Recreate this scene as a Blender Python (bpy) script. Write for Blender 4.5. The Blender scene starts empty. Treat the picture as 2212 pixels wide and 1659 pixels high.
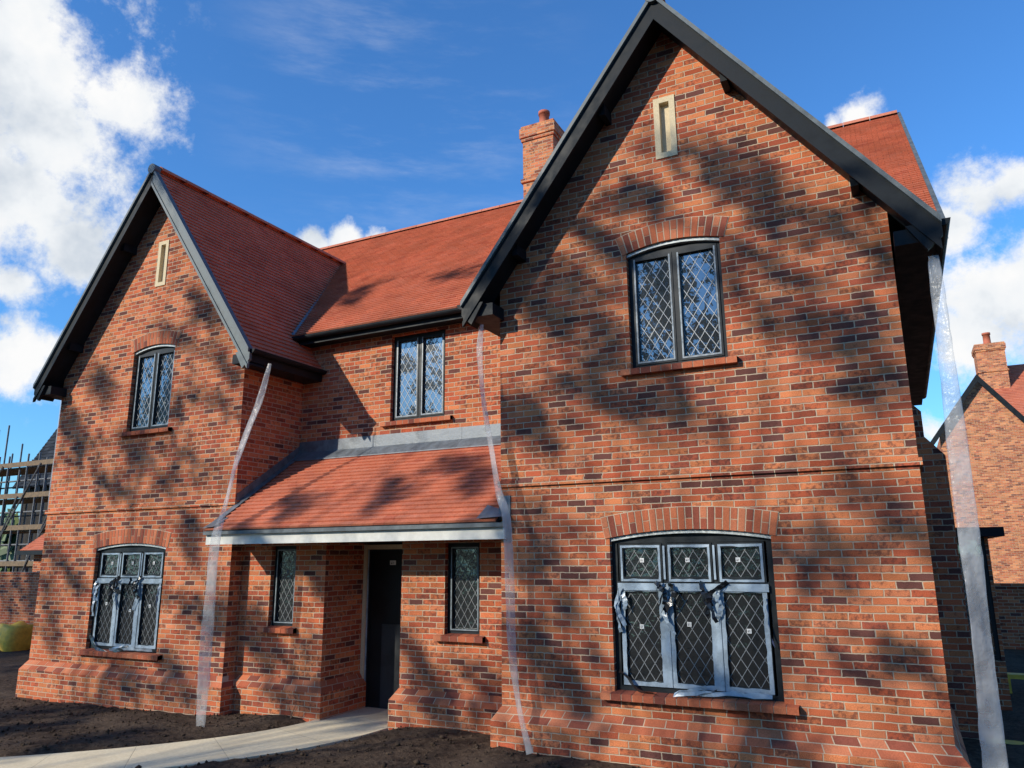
import bpy, math, random
from mathutils import Vector, noise
from mathutils.geometry import tessellate_polygon
random.seed(7)
C=bpy.context.scene.collection
R=math.radians
# ---------------------------------------------------------------- camera frame
CAM=Vector((0,-7.5,2.128)); FPX=1634.0
th,pi_,ro=R(26.818),R(12.811),R(.486)
R0=Vector((math.cos(th),math.sin(th),0)); FW=Vector((-math.sin(th)*math.cos(pi_),math.cos(th)*math.cos(pi_),math.sin(pi_))); U0=R0.cross(FW)
RT=R0*math.cos(ro)-U0*math.sin(ro); UP=R0*math.sin(ro)+U0*math.cos(ro)
def ray(px,py): return FW+RT*((px-1106)/FPX)+UP*((829-py)/FPX)
def at(px,py,y=None,x=None,z=None):
    d=ray(px,py)
    if y is not None: t=(y-CAM.y)/d.y
    elif x is not None: t=(x-CAM.x)/d.x
    else: t=(z-CAM.z)/d.z
    return CAM+d*t
SUN=Vector((-.644,-1,.59))
# ---------------------------------------------------------------- node helpers
def newmat(name):
    m=bpy.data.materials.new(name); m.use_nodes=True; nt=m.node_tree
    return m,nt,nt.nodes['Principled BSDF']
def nd(nt,t,**k):
    n=nt.nodes.new(t)
    for a,b in k.items(): setattr(n,a,b)
    return n
def mth(nt,op,a,b=None,c=None):
    n=nd(nt,'ShaderNodeMath',operation=op)
    for i,v in enumerate((a,b,c)):
        if v is None: continue
        if isinstance(v,(int,float)): n.inputs[i].default_value=v
        else: nt.links.new(v,n.inputs[i])
    return n.outputs[0]
def mapr(nt,v,a,b,c=0,d=1,smooth=True):
    n=nd(nt,'ShaderNodeMapRange'); n.interpolation_type='SMOOTHSTEP' if smooth else 'LINEAR'
    nt.links.new(v,n.inputs[0]); n.inputs[1].default_value=a;n.inputs[2].default_value=b;n.inputs[3].default_value=c;n.inputs[4].default_value=d
    return n.outputs[0]
def noi(nt,vec,scale,detail=3,rough=.5):
    n=nd(nt,'ShaderNodeTexNoise'); n.inputs['Scale'].default_value=scale;n.inputs['Detail'].default_value=detail;n.inputs['Roughness'].default_value=rough
    if vec is not None: nt.links.new(vec,n.inputs['Vector'])
    return n.outputs[0]
def mixc(nt,f,a,b,mode='MIX'):
    n=nd(nt,'ShaderNodeMix',data_type='RGBA',blend_type=mode)
    for s,v in ((0,f),(6,a),(7,b)):
        if isinstance(v,(int,float)): n.inputs[s].default_value=v
        elif isinstance(v,tuple): n.inputs[s].default_value=(*v,1)
        else: nt.links.new(v,n.inputs[s])
    return n.outputs[2]
def ramp(nt,f,stops,const=False):
    n=nd(nt,'ShaderNodeValToRGB'); cr=n.color_ramp
    if const: cr.interpolation='CONSTANT'
    while len(cr.elements)<len(stops): cr.elements.new(.5)
    for e,(p,c) in zip(cr.elements,stops): e.position=p; e.color=(*c,1)
    nt.links.new(f,n.inputs[0]); return n.outputs[0]
def bump(nt,h,dist,strength,bs):
    n=nd(nt,'ShaderNodeBump'); n.inputs['Strength'].default_value=strength;n.inputs['Distance'].default_value=dist
    nt.links.new(h,n.inputs['Height']); nt.links.new(n.outputs[0],bs.inputs['Normal'])
BR=[(0,(.56,.185,.076)),(.18,(.47,.122,.053)),(.36,(.54,.18,.084)),(.52,(.42,.097,.046)),(.66,(.51,.15,.064)),(.82,(.33,.082,.045)),(.92,(.14,.055,.044))]
BW,BH=.2025,.0675
def brick_mat(name,far=False,ramp_=BR,mort=(.52,.40,.28)):
    m,nt,bs=newmat(name)
    g=nd(nt,'ShaderNodeNewGeometry'); P=g.outputs['Position']
    sp=nd(nt,'ShaderNodeSeparateXYZ'); nt.links.new(P,sp.inputs[0])
    sn=nd(nt,'ShaderNodeSeparateXYZ'); nt.links.new(g.outputs['True Normal'],sn.inputs[0])
    isx=mth(nt,'GREATER_THAN',mth(nt,'ABSOLUTE',sn.outputs[0]),.6)
    u=mth(nt,'ADD',mth(nt,'MULTIPLY',sp.outputs[0],mth(nt,'SUBTRACT',1,isx)),mth(nt,'MULTIPLY',mth(nt,'ADD',sp.outputs[1],.11),isx))
    nz=nd(nt,'ShaderNodeTexNoise'); nz.inputs['Scale'].default_value=27; nz.inputs['Detail'].default_value=1.5; nt.links.new(P,nz.inputs['Vector'])
    nl=nd(nt,'ShaderNodeTexNoise'); nl.inputs['Scale'].default_value=2.9; nl.inputs['Detail'].default_value=1; nt.links.new(P,nl.inputs['Vector'])
    s1=nd(nt,'ShaderNodeSeparateColor'); nt.links.new(nz.outputs['Color'],s1.inputs[0]); s2=nd(nt,'ShaderNodeSeparateColor'); nt.links.new(nl.outputs['Color'],s2.inputs[0])
    off=lambda s,k: mth(nt,'MULTIPLY',mth(nt,'SUBTRACT',s,.5),k)
    u=mth(nt,'ADD',mth(nt,'ADD',u,off(s2.outputs[0],.035)),off(s1.outputs[0],.012))
    v=mth(nt,'ADD',mth(nt,'ADD',sp.outputs[2],off(s2.outputs[1],.012)),off(s1.outputs[1],.010))
    vr=mth(nt,'DIVIDE',v,BH); row=mth(nt,'FLOOR',vr); fv=mth(nt,'FRACT',vr)
    uu=mth(nt,'ADD',mth(nt,'DIVIDE',u,BW),mth(nt,'MULTIPLY',mth(nt,'FLOORED_MODULO',row,2),.5))
    col=mth(nt,'FLOOR',uu); fu=mth(nt,'FRACT',uu)
    du=mth(nt,'MULTIPLY',mth(nt,'MINIMUM',fu,mth(nt,'SUBTRACT',1,fu)),BW); dv=mth(nt,'MULTIPLY',mth(nt,'MINIMUM',fv,mth(nt,'SUBTRACT',1,fv)),BH)
    d=mth(nt,'MINIMUM',du,dv); mask=mapr(nt,d,.0028,.0070)
    cb=nd(nt,'ShaderNodeCombineXYZ')
    for i,s in enumerate((col,row,isx)): nt.links.new(s,cb.inputs[i])
    wn=nd(nt,'ShaderNodeTexWhiteNoise',noise_dimensions='3D'); nt.links.new(cb.outputs[0],wn.inputs['Vector'])
    c=ramp(nt,wn.outputs['Value'],ramp_,True)
    sc=nd(nt,'ShaderNodeSeparateColor'); nt.links.new(wn.outputs['Color'],sc.inputs[0])
    smn=noi(nt,P,21,4,.7)
    sm=mapr(nt,mth(nt,'ADD',smn,mth(nt,'MULTIPLY',sc.outputs[1],.26)),.64,.84)
    c=mixc(nt,mth(nt,'MULTIPLY',sm,.72),c,(.10,.042,.034))
    br=mapr(nt,sc.outputs[2],0,1,.83,1.17,False)
    fn=noi(nt,P,120,3,.75)
    val=mth(nt,'MULTIPLY',mth(nt,'MULTIPLY',br,mapr(nt,fn,.3,.7,.66,1.32,False)),mapr(nt,s2.outputs[2],.3,.7,.88,1.1,False))
    hs=nd(nt,'ShaderNodeHueSaturation'); nt.links.new(c,hs.inputs['Color']); nt.links.new(val,hs.inputs['Value'])
    fin=mixc(nt,mask,tuple(x*.95 for x in mort),hs.outputs[0]); nt.links.new(fin,bs.inputs['Base Color'])
    bs.inputs['Roughness'].default_value=.9; bs.inputs['Specular IOR Level'].default_value=.1
    h=mth(nt,'ADD',mask,mth(nt,'MULTIPLY',fn,.9)); h=mth(nt,'ADD',h,mth(nt,'MULTIPLY',sc.outputs[0],.4))
    bump(nt,h,.006,.8,bs)
    return m
def island_mat(name,stops,rough=.8,ns=60,bd=.003,spec=.3,stain=None):
    m,nt,bs=newmat(name); g=nd(nt,'ShaderNodeNewGeometry')
    c=ramp(nt,g.outputs['Random Per Island'],stops,False)
    n=noi(nt,g.outputs['Position'],ns,3,.7); n2=noi(nt,g.outputs['Position'],1.7,2)
    val=mth(nt,'MULTIPLY',mapr(nt,n,.3,.7,.8,1.2,False),mapr(nt,n2,.3,.7,.87,1.1,False))
    hs=nd(nt,'ShaderNodeHueSaturation'); nt.links.new(c,hs.inputs['Color']); nt.links.new(val,hs.inputs['Value'])
    nt.links.new(hs.outputs[0],bs.inputs['Base Color']); bs.inputs['Roughness'].default_value=rough; bs.inputs['Specular IOR Level'].default_value=spec
    bump(nt,n,bd,.5,bs); return m
def simple(name,col,rough=.6,metal=0,ns=20,amt=.15,bd=.002,bs_=.4,spec=.5):
    m,nt,bs=newmat(name); g=nd(nt,'ShaderNodeNewGeometry')
    n=noi(nt,g.outputs['Position'],ns,4,.65)
    a=tuple(x*(1-amt) for x in col); b=tuple(min(1,x*(1+amt)) for x in col)
    f=mapr(nt,n,.3,.7)
    nt.links.new(mixc(nt,f,a,b),bs.inputs['Base Color'])
    rr=mapr(nt,n,.3,.7,max(0,rough-.08),min(1,rough+.1)); nt.links.new(rr,bs.inputs['Roughness'])
    bs.inputs['Metallic'].default_value=metal; bs.inputs['Specular IOR Level'].default_value=spec
    bump(nt,n,bd,bs_,bs); return m
M={}
M['brick']=brick_mat('brick')
M['brick2']=brick_mat('orange_brick',ramp_=[(0,(.60,.23,.10)),(.25,(.53,.18,.08)),(.5,(.62,.25,.11)),(.7,(.47,.14,.07)),(.9,(.26,.09,.055))],mort=(.47,.36,.25))
M['arch']=island_mat('rubbed_brick',[(0,(.50,.155,.07)),(.3,(.40,.105,.05)),(.55,(.49,.17,.085)),(.8,(.36,.09,.045)),(1,(.17,.055,.04))],.88,80,.003,.15)
M['mortar']=simple('mortar',(.47,.37,.26),.95,0,90,.15,.003,.4,.1)
M['tile']=island_mat('clay_tile',[(0,(.54,.175,.098)),(.45,(.49,.150,.082)),(.8,(.52,.18,.108)),(1,(.43,.12,.07))],.9,50,.002,.12)
M['ridge']=island_mat('clay_ridge',[(0,(.52,.18,.105)),(1,(.44,.14,.08))],.85,50,.002)
M['slate']=island_mat('slate',[(0,(.018,.021,.027)),(1,(.04,.045,.053))],.95,40,.002,.08)
M['under']=simple('roof_underlay',(.03,.02,.02),.9)
M['black']=simple('black_upvc',(.010,.013,.016),.55,0,6,.3,.0005,.15,.16)
M['sunlitboard']=simple('sunlit_board_tone',(.11,.13,.13),.5,0,9,.25,.001,.2,.3)  # bargeboard black lightened so the sunlight on it sits in the colour
M['verge']=simple('grey_verge',(.10,.115,.12),.5,0,9,.25,.001,.2,.3)
M['lead']=simple('lead',(.14,.155,.17),.5,.3,7,.3,.01,.5)
M['frame']=simple('anthracite_frame',(.012,.016,.019),.45,0,8,.2,.0005,.1,.25)
M['film']=simple('protective_film',(.28,.345,.40),.28,0,7,.2,.010,.6)
M['film2']=simple('thin_edge_film',(.22,.26,.285),.35,0,14,.3,.006,.5)
M['lattice']=simple('lead_strip',(.32,.335,.34),.5,.2,50,.15)
M['lattice2']=simple('dull_lead_strip',(.19,.20,.205),.6,.1,50,.2)
M['tape']=simple('dark_tape',(.02,.022,.025),.22,0,30,.3,.004,.6)
M['stone']=simple('cast_stone',(.60,.49,.32),.85,0,60,.1,.002,.3,.15)
M['white']=simple('white_board',(.56,.55,.50),.5,0,10,.08)
M['metalw']=simple('galvanised',(.42,.45,.44),.5,.2,30,.3)
M['sticker']=simple('sticker',(.62,.62,.6),.5,0,30,.05)
M['ink']=simple('ink',(.08,.08,.09),.6)
M['door']=simple('door_panel',(.008,.009,.010),.45,0,3,.3,.002,.4,.25)
M['door2']=simple('door_board',(.026,.029,.032),.45,0,3,.3,.002,.4,.3)
M['yellow']=simple('yellow_plastic',(.60,.38,.04),.6,0,8,.2,.02,.8)
M['wood']=simple('scaffold_board',(.17,.115,.065),.85,0,14,.3)
M['steel']=simple('scaffold_tube',(.13,.135,.14),.6,.4,12,.3)
M['render']=simple('timber_cladding',(.04,.035,.03),.9,0,5,.3,.002,.4,.1)
M['bark']=simple('bark',(.09,.065,.045),.95,0,9,.35,.03,.9)
M['twig']=simple('dry_stem',(.16,.10,.06),.9)
M['terra']=simple('terracotta',(.42,.11,.055),.75,0,40,.15)
def glass(name,rough,bs_,bd,scale,mixf,base=(.012,.014,.016)):
    m,nt,bs=newmat(name); bs.inputs['Base Color'].default_value=(*base,1); bs.inputs['Roughness'].default_value=.2
    g=nd(nt,'ShaderNodeNewGeometry'); n=noi(nt,g.outputs['Position'],scale,3,.6)
    b=nd(nt,'ShaderNodeBump'); b.inputs['Strength'].default_value=bs_; b.inputs['Distance'].default_value=bd; nt.links.new(n,b.inputs['Height'])
    gl=nd(nt,'ShaderNodeBsdfGlossy'); gl.inputs['Roughness'].default_value=rough; gl.inputs['Color'].default_value=(.85,.9,.95,1); nt.links.new(b.outputs[0],gl.inputs['Normal'])
    mx=nd(nt,'ShaderNodeMixShader'); fr=nd(nt,'ShaderNodeFresnel'); fr.inputs[0].default_value=1.5
    f=mth(nt,'ADD',mth(nt,'MULTIPLY',fr.outputs[0],1.0),mixf); nt.links.new(f,mx.inputs[0]); nt.links.new(bs.outputs[0],mx.inputs[1]); nt.links.new(gl.outputs[0],mx.inputs[2])
    nt.links.new(mx.outputs[0],nt.nodes['Material Output'].inputs['Surface']); return m
M['glass']=glass('window_glass',.012,.10,.005,4,.17)
M['fglass']=glass('film_covered_glass',.05,.55,.02,5,.07,(.012,.014,.015))
def sleeve_mat():
    m,nt,bs=newmat('translucent_polythene'); g=nd(nt,'ShaderNodeNewGeometry')
    bs.inputs['Base Color'].default_value=(.7,.71,.71,1); bs.inputs['Roughness'].default_value=.25
    tl=nd(nt,'ShaderNodeBsdfTranslucent'); tl.inputs[0].default_value=(.8,.82,.82,1)
    tr=nd(nt,'ShaderNodeBsdfTransparent'); n=noi(nt,g.outputs['Position'],5,2); n2=noi(nt,g.outputs['Position'],18,2); bump(nt,n2,.02,.7,bs)
    a=nd(nt,'ShaderNodeMixShader'); a.inputs[0].default_value=.4; nt.links.new(bs.outputs[0],a.inputs[1]); nt.links.new(tl.outputs[0],a.inputs[2])
    b=nd(nt,'ShaderNodeMixShader'); nt.links.new(mapr(nt,n,.35,.65,.60,.76),b.inputs[0]); nt.links.new(a.outputs[0],b.inputs[1]); nt.links.new(tr.outputs[0],b.inputs[2])
    nt.links.new(b.outputs[0],nt.nodes['Material Output'].inputs['Surface']); return m
M['sleeve']=sleeve_mat()
def leaf_mat():
    m,nt,bs=newmat('leaf'); g=nd(nt,'ShaderNodeNewGeometry')
    nt.links.new(ramp(nt,g.outputs['Random Per Island'],[(0,(.035,.07,.015)),(.6,(.06,.11,.02)),(1,(.10,.13,.03))]),bs.inputs['Base Color']); bs.inputs['Roughness'].default_value=.6
    return m
M['leaf']=leaf_mat()
def soil_mat():
    m,nt,bs=newmat('soil'); g=nd(nt,'ShaderNodeNewGeometry'); P=g.outputs['Position']
    n=noi(nt,P,14,6,.7); n2=noi(nt,P,1.2,3)
    c=mixc(nt,mapr(nt,n,.3,.7),(.030,.020,.014),(.10,.068,.046)); c=mixc(nt,mapr(nt,n2,.4,.7,0,.5),c,(.12,.085,.06))
    nt.links.new(c,bs.inputs['Base Color']); bs.inputs['Roughness'].default_value=.95; bs.inputs['Specular IOR Level'].default_value=.1
    bump(nt,n,.05,.9,bs); return m
M['soil']=soil_mat()
def path_mat():
    m,nt,bs=newmat('paving'); g=nd(nt,'ShaderNodeNewGeometry'); P=g.outputs['Position']
    uv=nd(nt,'ShaderNodeUVMap'); uv.uv_map='UVMap'
    s=nd(nt,'ShaderNodeSeparateXYZ'); nt.links.new(uv.outputs[0],s.inputs[0])
    f=mth(nt,'FRACT',s.outputs[1]); d=mth(nt,'MULTIPLY',mth(nt,'MINIMUM',f,mth(nt,'SUBTRACT',1,f)),.9); mk=mapr(nt,d,.001,.006,.55,1)
    n=noi(nt,P,30,5,.7); n2=noi(nt,P,2,3)
    c=mixc(nt,mapr(nt,n,.3,.7),(.66,.55,.36),(.78,.66,.45)); c=mixc(nt,mapr(nt,n2,.45,.7,0,.35),c,(.48,.38,.24))
    c=mixc(nt,mk,(.16,.13,.09),c); nt.links.new(c,bs.inputs['Base Color']); bs.inputs['Roughness'].default_value=.9; bs.inputs['Specular IOR Level'].default_value=.1
    bump(nt,mth(nt,'ADD',mk,mth(nt,'MULTIPLY',n,.4)),.006,.6,bs); return m
M['path']=path_mat()
# ---------------------------------------------------------------- mesh builder
class MB:
    def __init__(s): s.v=[];s.f=[];s.mi=[];s.uv=[]
    def add(s,vs,fs,mi=0,uv=None):
        b=len(s.v); s.v+= [tuple(v) for v in vs]; s.f+=[tuple(i+b for i in f) for f in fs]; s.mi+=[mi]*len(fs)
        if uv is not None: s.uv+=uv
        return s
    def box(s,x0,x1,y0,y1,z0,z1,mi=0):
        return s.add([(x0,y0,z0),(x1,y0,z0),(x1,y1,z0),(x0,y1,z0),(x0,y0,z1),(x1,y0,z1),(x1,y1,z1),(x0,y1,z1)],
            [(0,3,2,1),(4,5,6,7),(0,1,5,4),(1,2,6,5),(2,3,7,6),(3,0,4,7)],mi)
    def prism(s,poly,y0,y1,mi=0):
        n=len(poly); vs=[(x,y0,z) for x,z in poly]+[(x,y1,z) for x,z in poly]
        return s.add(vs,[tuple(range(n)),tuple(range(2*n-1,n-1,-1))]+[(i,i+n,(i+1)%n+n,(i+1)%n) for i in range(n)],mi)
    def prismx(s,poly,x0,x1,mi=0):
        n=len(poly); vs=[(x0,y,z) for y,z in poly]+[(x1,y,z) for y,z in poly]
        return s.add(vs,[tuple(range(n-1,-1,-1)),tuple(range(n,2*n))]+[(i,(i+1)%n,(i+1)%n+n,i+n) for i in range(n)],mi)
    def tube(s,pts,r,seg=8,cap=True,mi=0):
        pts=[Vector(p) for p in pts]; b=len(s.v)
        for i,p in enumerate(pts):
            t=(pts[min(i+1,len(pts)-1)]-pts[max(i-1,0)]).normalized()
            a=t.cross(Vector((0,0,1))); 
            if a.length<.1: a=t.cross(Vector((0,1,0)))
            a.normalize(); c=t.cross(a); rr=r[i] if isinstance(r,(list,tuple)) else r
            for k in range(seg):
                g=2*math.pi*k/seg; s.v.append(tuple(p+a*math.cos(g)*rr+c*math.sin(g)*rr))
        for i in range(len(pts)-1):
            for k in range(seg):
                s.f.append((b+i*seg+k,b+i*seg+(k+1)%seg,b+(i+1)*seg+(k+1)%seg,b+(i+1)*seg+k)); s.mi.append(mi)
        if cap:
            s.f.append(tuple(b+k for k in range(seg))); s.f.append(tuple(b+(len(pts)-1)*seg+k for k in range(seg))); s.mi+=[mi,mi]
        return s
    def build(s,name,mats,parent=None,smooth=False,loc=None):
        if not isinstance(mats,(list,tuple)): mats=[mats]
        off=Vector((0,0,0))
        if parent is not None:
            p=parent
            while p is not None: off+=p.location; p=p.parent
        elif loc is not None: off=Vector(loc)
        me=bpy.data.meshes.new(name); me.from_pydata([tuple(Vector(v)-off) for v in s.v],[],s.f)
        for m in mats: me.materials.append(M[m])
        me.polygons.foreach_set('material_index',s.mi)
        if s.uv:
            l=me.uv_layers.new(name='UVMap')
            for i,c in enumerate(s.uv): l.data[i].uv=c
        if smooth: me.polygons.foreach_set('use_smooth',[True]*len(me.polygons))
        me.update(); o=bpy.data.objects.new(name,me); C.objects.link(o)
        if parent is not None: o.parent=parent
        elif loc is not None: o.location=loc
        return o
def empty(name,loc): o=bpy.data.objects.new(name,None); C.objects.link(o); o.location=loc; return o
def tag(o,label=None,cat=None,group=None,kind=None):
    if label:o['label']=label
    if cat:o['category']=cat
    if group:o['group']=group
    if kind:o['kind']=kind
    return o
# ---------------------------------------------------------------- dimensions
xRL,xRR,xLL,xLR=-3.941,.189,-12.723,-8.431
yL,yC,yP=.409,1.655,.63
ZS=2.871
def gz(x): return max(-.06,min(.15,.155+.0237*(x+4.08)))
# ---------------------------------------------------------------- ground
def axis(lo,hi,st,out_lo,out_hi):
    n=int((hi-lo)/st); return out_lo+[lo+i*st for i in range(n+1)]+out_hi
xs=axis(-15,3,.09,[-900,-400,-150,-70,-40,-28,-22,-18],[4,6,10,16,30,60,150,400,900])
ys=axis(-4,3,.09,[-900,-400,-150,-60,-30,-18,-12,-8,-6],[4,6,9,14,20,30,50,100,250,900])
cl=[(-6.32,1.6),(-6.34,.7),(-6.4,.1),(-6.6,-.5),(-7.05,-1.2),(-7.75,-1.95),(-8.75,-2.75),(-10,-3.6),(-11.5,-4.5),(-14,-6)]
def pathd(x,y):
    best=9
    for a,b in zip(cl,cl[1:]):
        ax,ay=a;bx,by=b;dx,dy=bx-ax,by-ay;t=max(0,min(1,((x-ax)*dx+(y-ay)*dy)/(dx*dx+dy*dy)));best=min(best,math.hypot(x-ax-t*dx,y-ay-t*dy))
    return best
def gh(x,y):
    z=gz(x)
    if -16<x<4 and -6<y<4:
        n=noise.fractal(Vector((x*1.1,y*1.1,3)),1,2,5)*.045+noise.fractal(Vector((x*6,y*6,1)),1,2,4)*.022
        d=pathd(x,y); k=max(0,min(1,(d-.53)/.25))
        z+= (n+.05)*k - .05*(1-k)
    return z
g=MB(); nx=len(xs)
g.v=[(x,y,gh(x,y)) for y in ys for x in xs]
for j in range(len(ys)-1):
    for i in range(nx-1): g.f.append((j*nx+i,j*nx+i+1,(j+1)*nx+i+1,(j+1)*nx+i)); g.mi.append(0)
tag(g.build('ground','soil',smooth=True),'dark bare churned soil around the house','ground',kind='structure')
pm=MB(); W=.56; rows=[]; fine=[]
for i in range(len(cl)-1):
    p0=Vector(cl[max(i-1,0)]);p1=Vector(cl[i]);p2=Vector(cl[i+1]);p3=Vector(cl[min(i+2,len(cl)-1)])
    for k in range(6):
        t=k/6; fine.append(.5*((2*p1)+(p2-p0)*t+(2*p0-5*p1+4*p2-p3)*t*t+(3*p1-p0-3*p2+p3)*t**3))
fine.append(Vector(cl[-1])); L=0
for i,p in enumerate(fine):
    t=(fine[min(i+1,len(fine)-1)]-fine[max(i-1,0)]).normalized(); n=Vector((-t.y,t.x)); 
    if i: L+=(p-fine[i-1]).length
    a=p+n*W; b=p-n*W; rows.append((a,b,gz(p.x)+.022,L))
for (a,b,z,l),(c,d,z2,l2) in zip(rows,rows[1:]):
    pm.add([(a.x,a.y,z),(b.x,b.y,z),(d.x,d.y,z2),(c.x,c.y,z2),(a.x,a.y,z-.1),(b.x,b.y,z-.1),(d.x,d.y,z2-.1),(c.x,c.y,z2-.1)],[(0,1,2,3),(0,3,7,4),(1,5,6,2)],0,
      [(0,l/.9),(2,l/.9),(2,l2/.9),(0,l2/.9)]+[(.5,.5)]*8)
tag(pm.build('path','path'),'pale concrete path leading to the front door','path',kind='structure')
cm=MB()
for i in range(4200):
    x=random.uniform(-14,1.5); y=random.uniform(-3.2,.5)
    if pathd(x,y)<.54 or (x>-4 and y>-.12) or (x<-8.4 and y>.3): continue
    r=random.uniform(.006,.024)*(2 if random.random()<.06 else 1); z=gh(x,y)+r*.3
    vs=[]
    for d in ((1,0,0),(-1,0,0),(0,1,0),(0,-1,0),(0,0,1),(0,0,-1)):
        k=r*random.uniform(.6,1.3); vs.append((x+d[0]*k,y+d[1]*k,z+d[2]*k*.8))
    cm.add(vs,[(0,2,4),(2,1,4),(1,3,4),(3,0,4),(2,0,5),(1,2,5),(3,1,5),(0,3,5)])
tag(cm.build('soil_clods','soil',smooth=True),'small clods of dark soil scattered on the bare ground','soil clods',kind='stuff')
# ---------------------------------------------------------------- HOUSE
H=empty('brick_house',(-6.3,4.5,0))
tag(H,'large two gabled red brick house with clay tile roofs and black bargeboards','house')
def arc(x0,x1,zs,rise,n=14):
    w=(x1-x0)/2; cx=(x0+x1)/2; rad=(w*w+rise*rise)/(2*rise); cz=zs+rise-rad; a=math.asin(w/rad)
    return cx,cz,rad,a,[(cx+rad*math.sin(-a+2*a*i/n),cz+rad*math.cos(-a+2*a*i/n)) for i in range(n+1)]
def opening(x0,x1,z0,z1,rise=0):
    if rise: return [(x0,z0),(x1,z0)]+arc(x0,x1,z1,rise)[4][::-1]
    return [(x0,z0),(x1,z0),(x1,z1),(x0,z1)]
def wall(name,poly,holes,y,rev,parent=H,mat='brick',label=None):
    mb=MB(); loops=[poly]+holes; pts=[p for l in loops for p in l]
    tris=tessellate_polygon([[Vector((a,b,0)) for a,b in l] for l in loops])
    fs=[]
    for t in tris:
        a,b,c=[pts[i] for i in t]; cr=(b[0]-a[0])*(c[1]-a[1])-(b[1]-a[1])*(c[0]-a[0])
        if abs(cr)<1e-9: continue
        fs.append(tuple(t) if cr>0 else (t[0],t[2],t[1]))
    mb.add([(a,y,b) for a,b in pts],fs)
    for h in holes:
        n=len(h)
        for i in range(n):
            a,b=h[i],h[(i+1)%n]; mb.add([(a[0],y,a[1]),(b[0],y,b[1]),(b[0],y+rev,b[1]),(a[0],y+rev,a[1])],[(0,1,2,3)])
    o=mb.build(name,mat,parent)
    if label:o['label']=label
    return o
RISE=.07
W1=(-2.688,-1.103,.824,2.30); W2=(-2.380,-1.371,4.041,5.34); W3=(-11.357,-9.771,.79,2.30); W4=(-10.947,-9.977,4.111,5.44); W5=(-6.687,-5.725,4.106,5.437)
PLx0=at(583,1270,y=yP).x; PLx1=at(636,1270,y=yP).x; PRx0=at(961,1270,y=yP).x; PRx1=at(1036,1270,y=yP).x
PZ0=at(1000,1372,y=yP).z; PZ1=2.29
WPL=(PLx0,PLx1,PZ0,PZ1); WPR=(PRx0,PRx1,PZ0,PZ1)
SL1=(-1.985,-1.745,6.372,7.11); SL2=(-10.595,-10.355,6.514,7.306)
DX0,DX1=-6.92,-5.69
rAx,rAz,rT=-1.84,8.16,1.32
lAx,lAz,lT=-10.5,8.47,1.39
wall('front_wall',[(xRL,-.3),(xRR,-.3),(xRR,rAz-.22-rT*(xRR-rAx)),(rAx,rAz-.22),(xRL,rAz-.22-rT*(rAx-xRL))],[opening(*W1,RISE),opening(*W2,RISE),opening(*SL1)],0,.14,label='tall right gable wall of mottled red brick')
wall('front_wall',[(xLL,-.3),(xLR,-.3),(xLR,lAz-.22-lT*(xLR-lAx)),(lAx,lAz-.22),(xLL,lAz-.22-lT*(lAx-xLL))],[opening(*W3,RISE),opening(*W4,RISE),opening(*SL2)],yL,.14,label='left gable wall of mottled red brick')
wall('front_wall',[(xLR,2.2),(xRL,2.2),(xRL,5.6),(xLR,5.6)],[opening(*W5)],yC,.14,label='recessed brick wall above the porch roof')
wall('front_wall',[(xLR,-.3),(DX0,-.3),(DX0,2.5),(DX1,2.5),(DX1,-.3),(xRL,-.3),(xRL,2.6),(xLR,2.6)],[opening(*WPL),opening(*WPR)],yP,.14,label='brick porch wall around the door opening')
yd=1.47
for xx in (DX0,DX1):
    s=MB(); s.add([(xx,yP,-.3),(xx,yd+.1,-.3),(xx,yd+.1,2.6),(xx,yP,2.6)],[(0,1,2,3)]); s.build('porch_reveal','brick',H)
def side(x,y0,y1,z1,extra=None):
    s=MB(); p=[(y0,-.3),(y1,-.3),(y1,z1)]+(extra or [])+[(y0,z1)]
    s.add([(x,a,b) for a,b in p],[tuple(range(len(p)))]); s.build('side_wall','brick',H)
side(xLR,yL,yC+.02,5.25); side(xLL,yL,11.9,5.15,[(6.63,9.6),(1.36,5.38)]); side(xRR,0,11.9,5.15,[(6.63,9.6),(1.36,5.38)]); side(xRL,0,yC+.02,5.2)
s=MB(); s.add([(xLL,11.9,-.3),(xRR,11.9,-.3),(xRR,11.9,5.3),(xLL,11.9,5.3)],[(0,1,2,3)]); s.build('rear_wall','brick',H)
for (a,b,y,y2) in ((xRL,xRR,0,9),(xLL,xLR,yL,yC)):
    s=MB(); p=.028; s.box(a-p,b+p,y-p,y2,ZS+.002,ZS+.068); s.build('string_course','brick',H)
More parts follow.
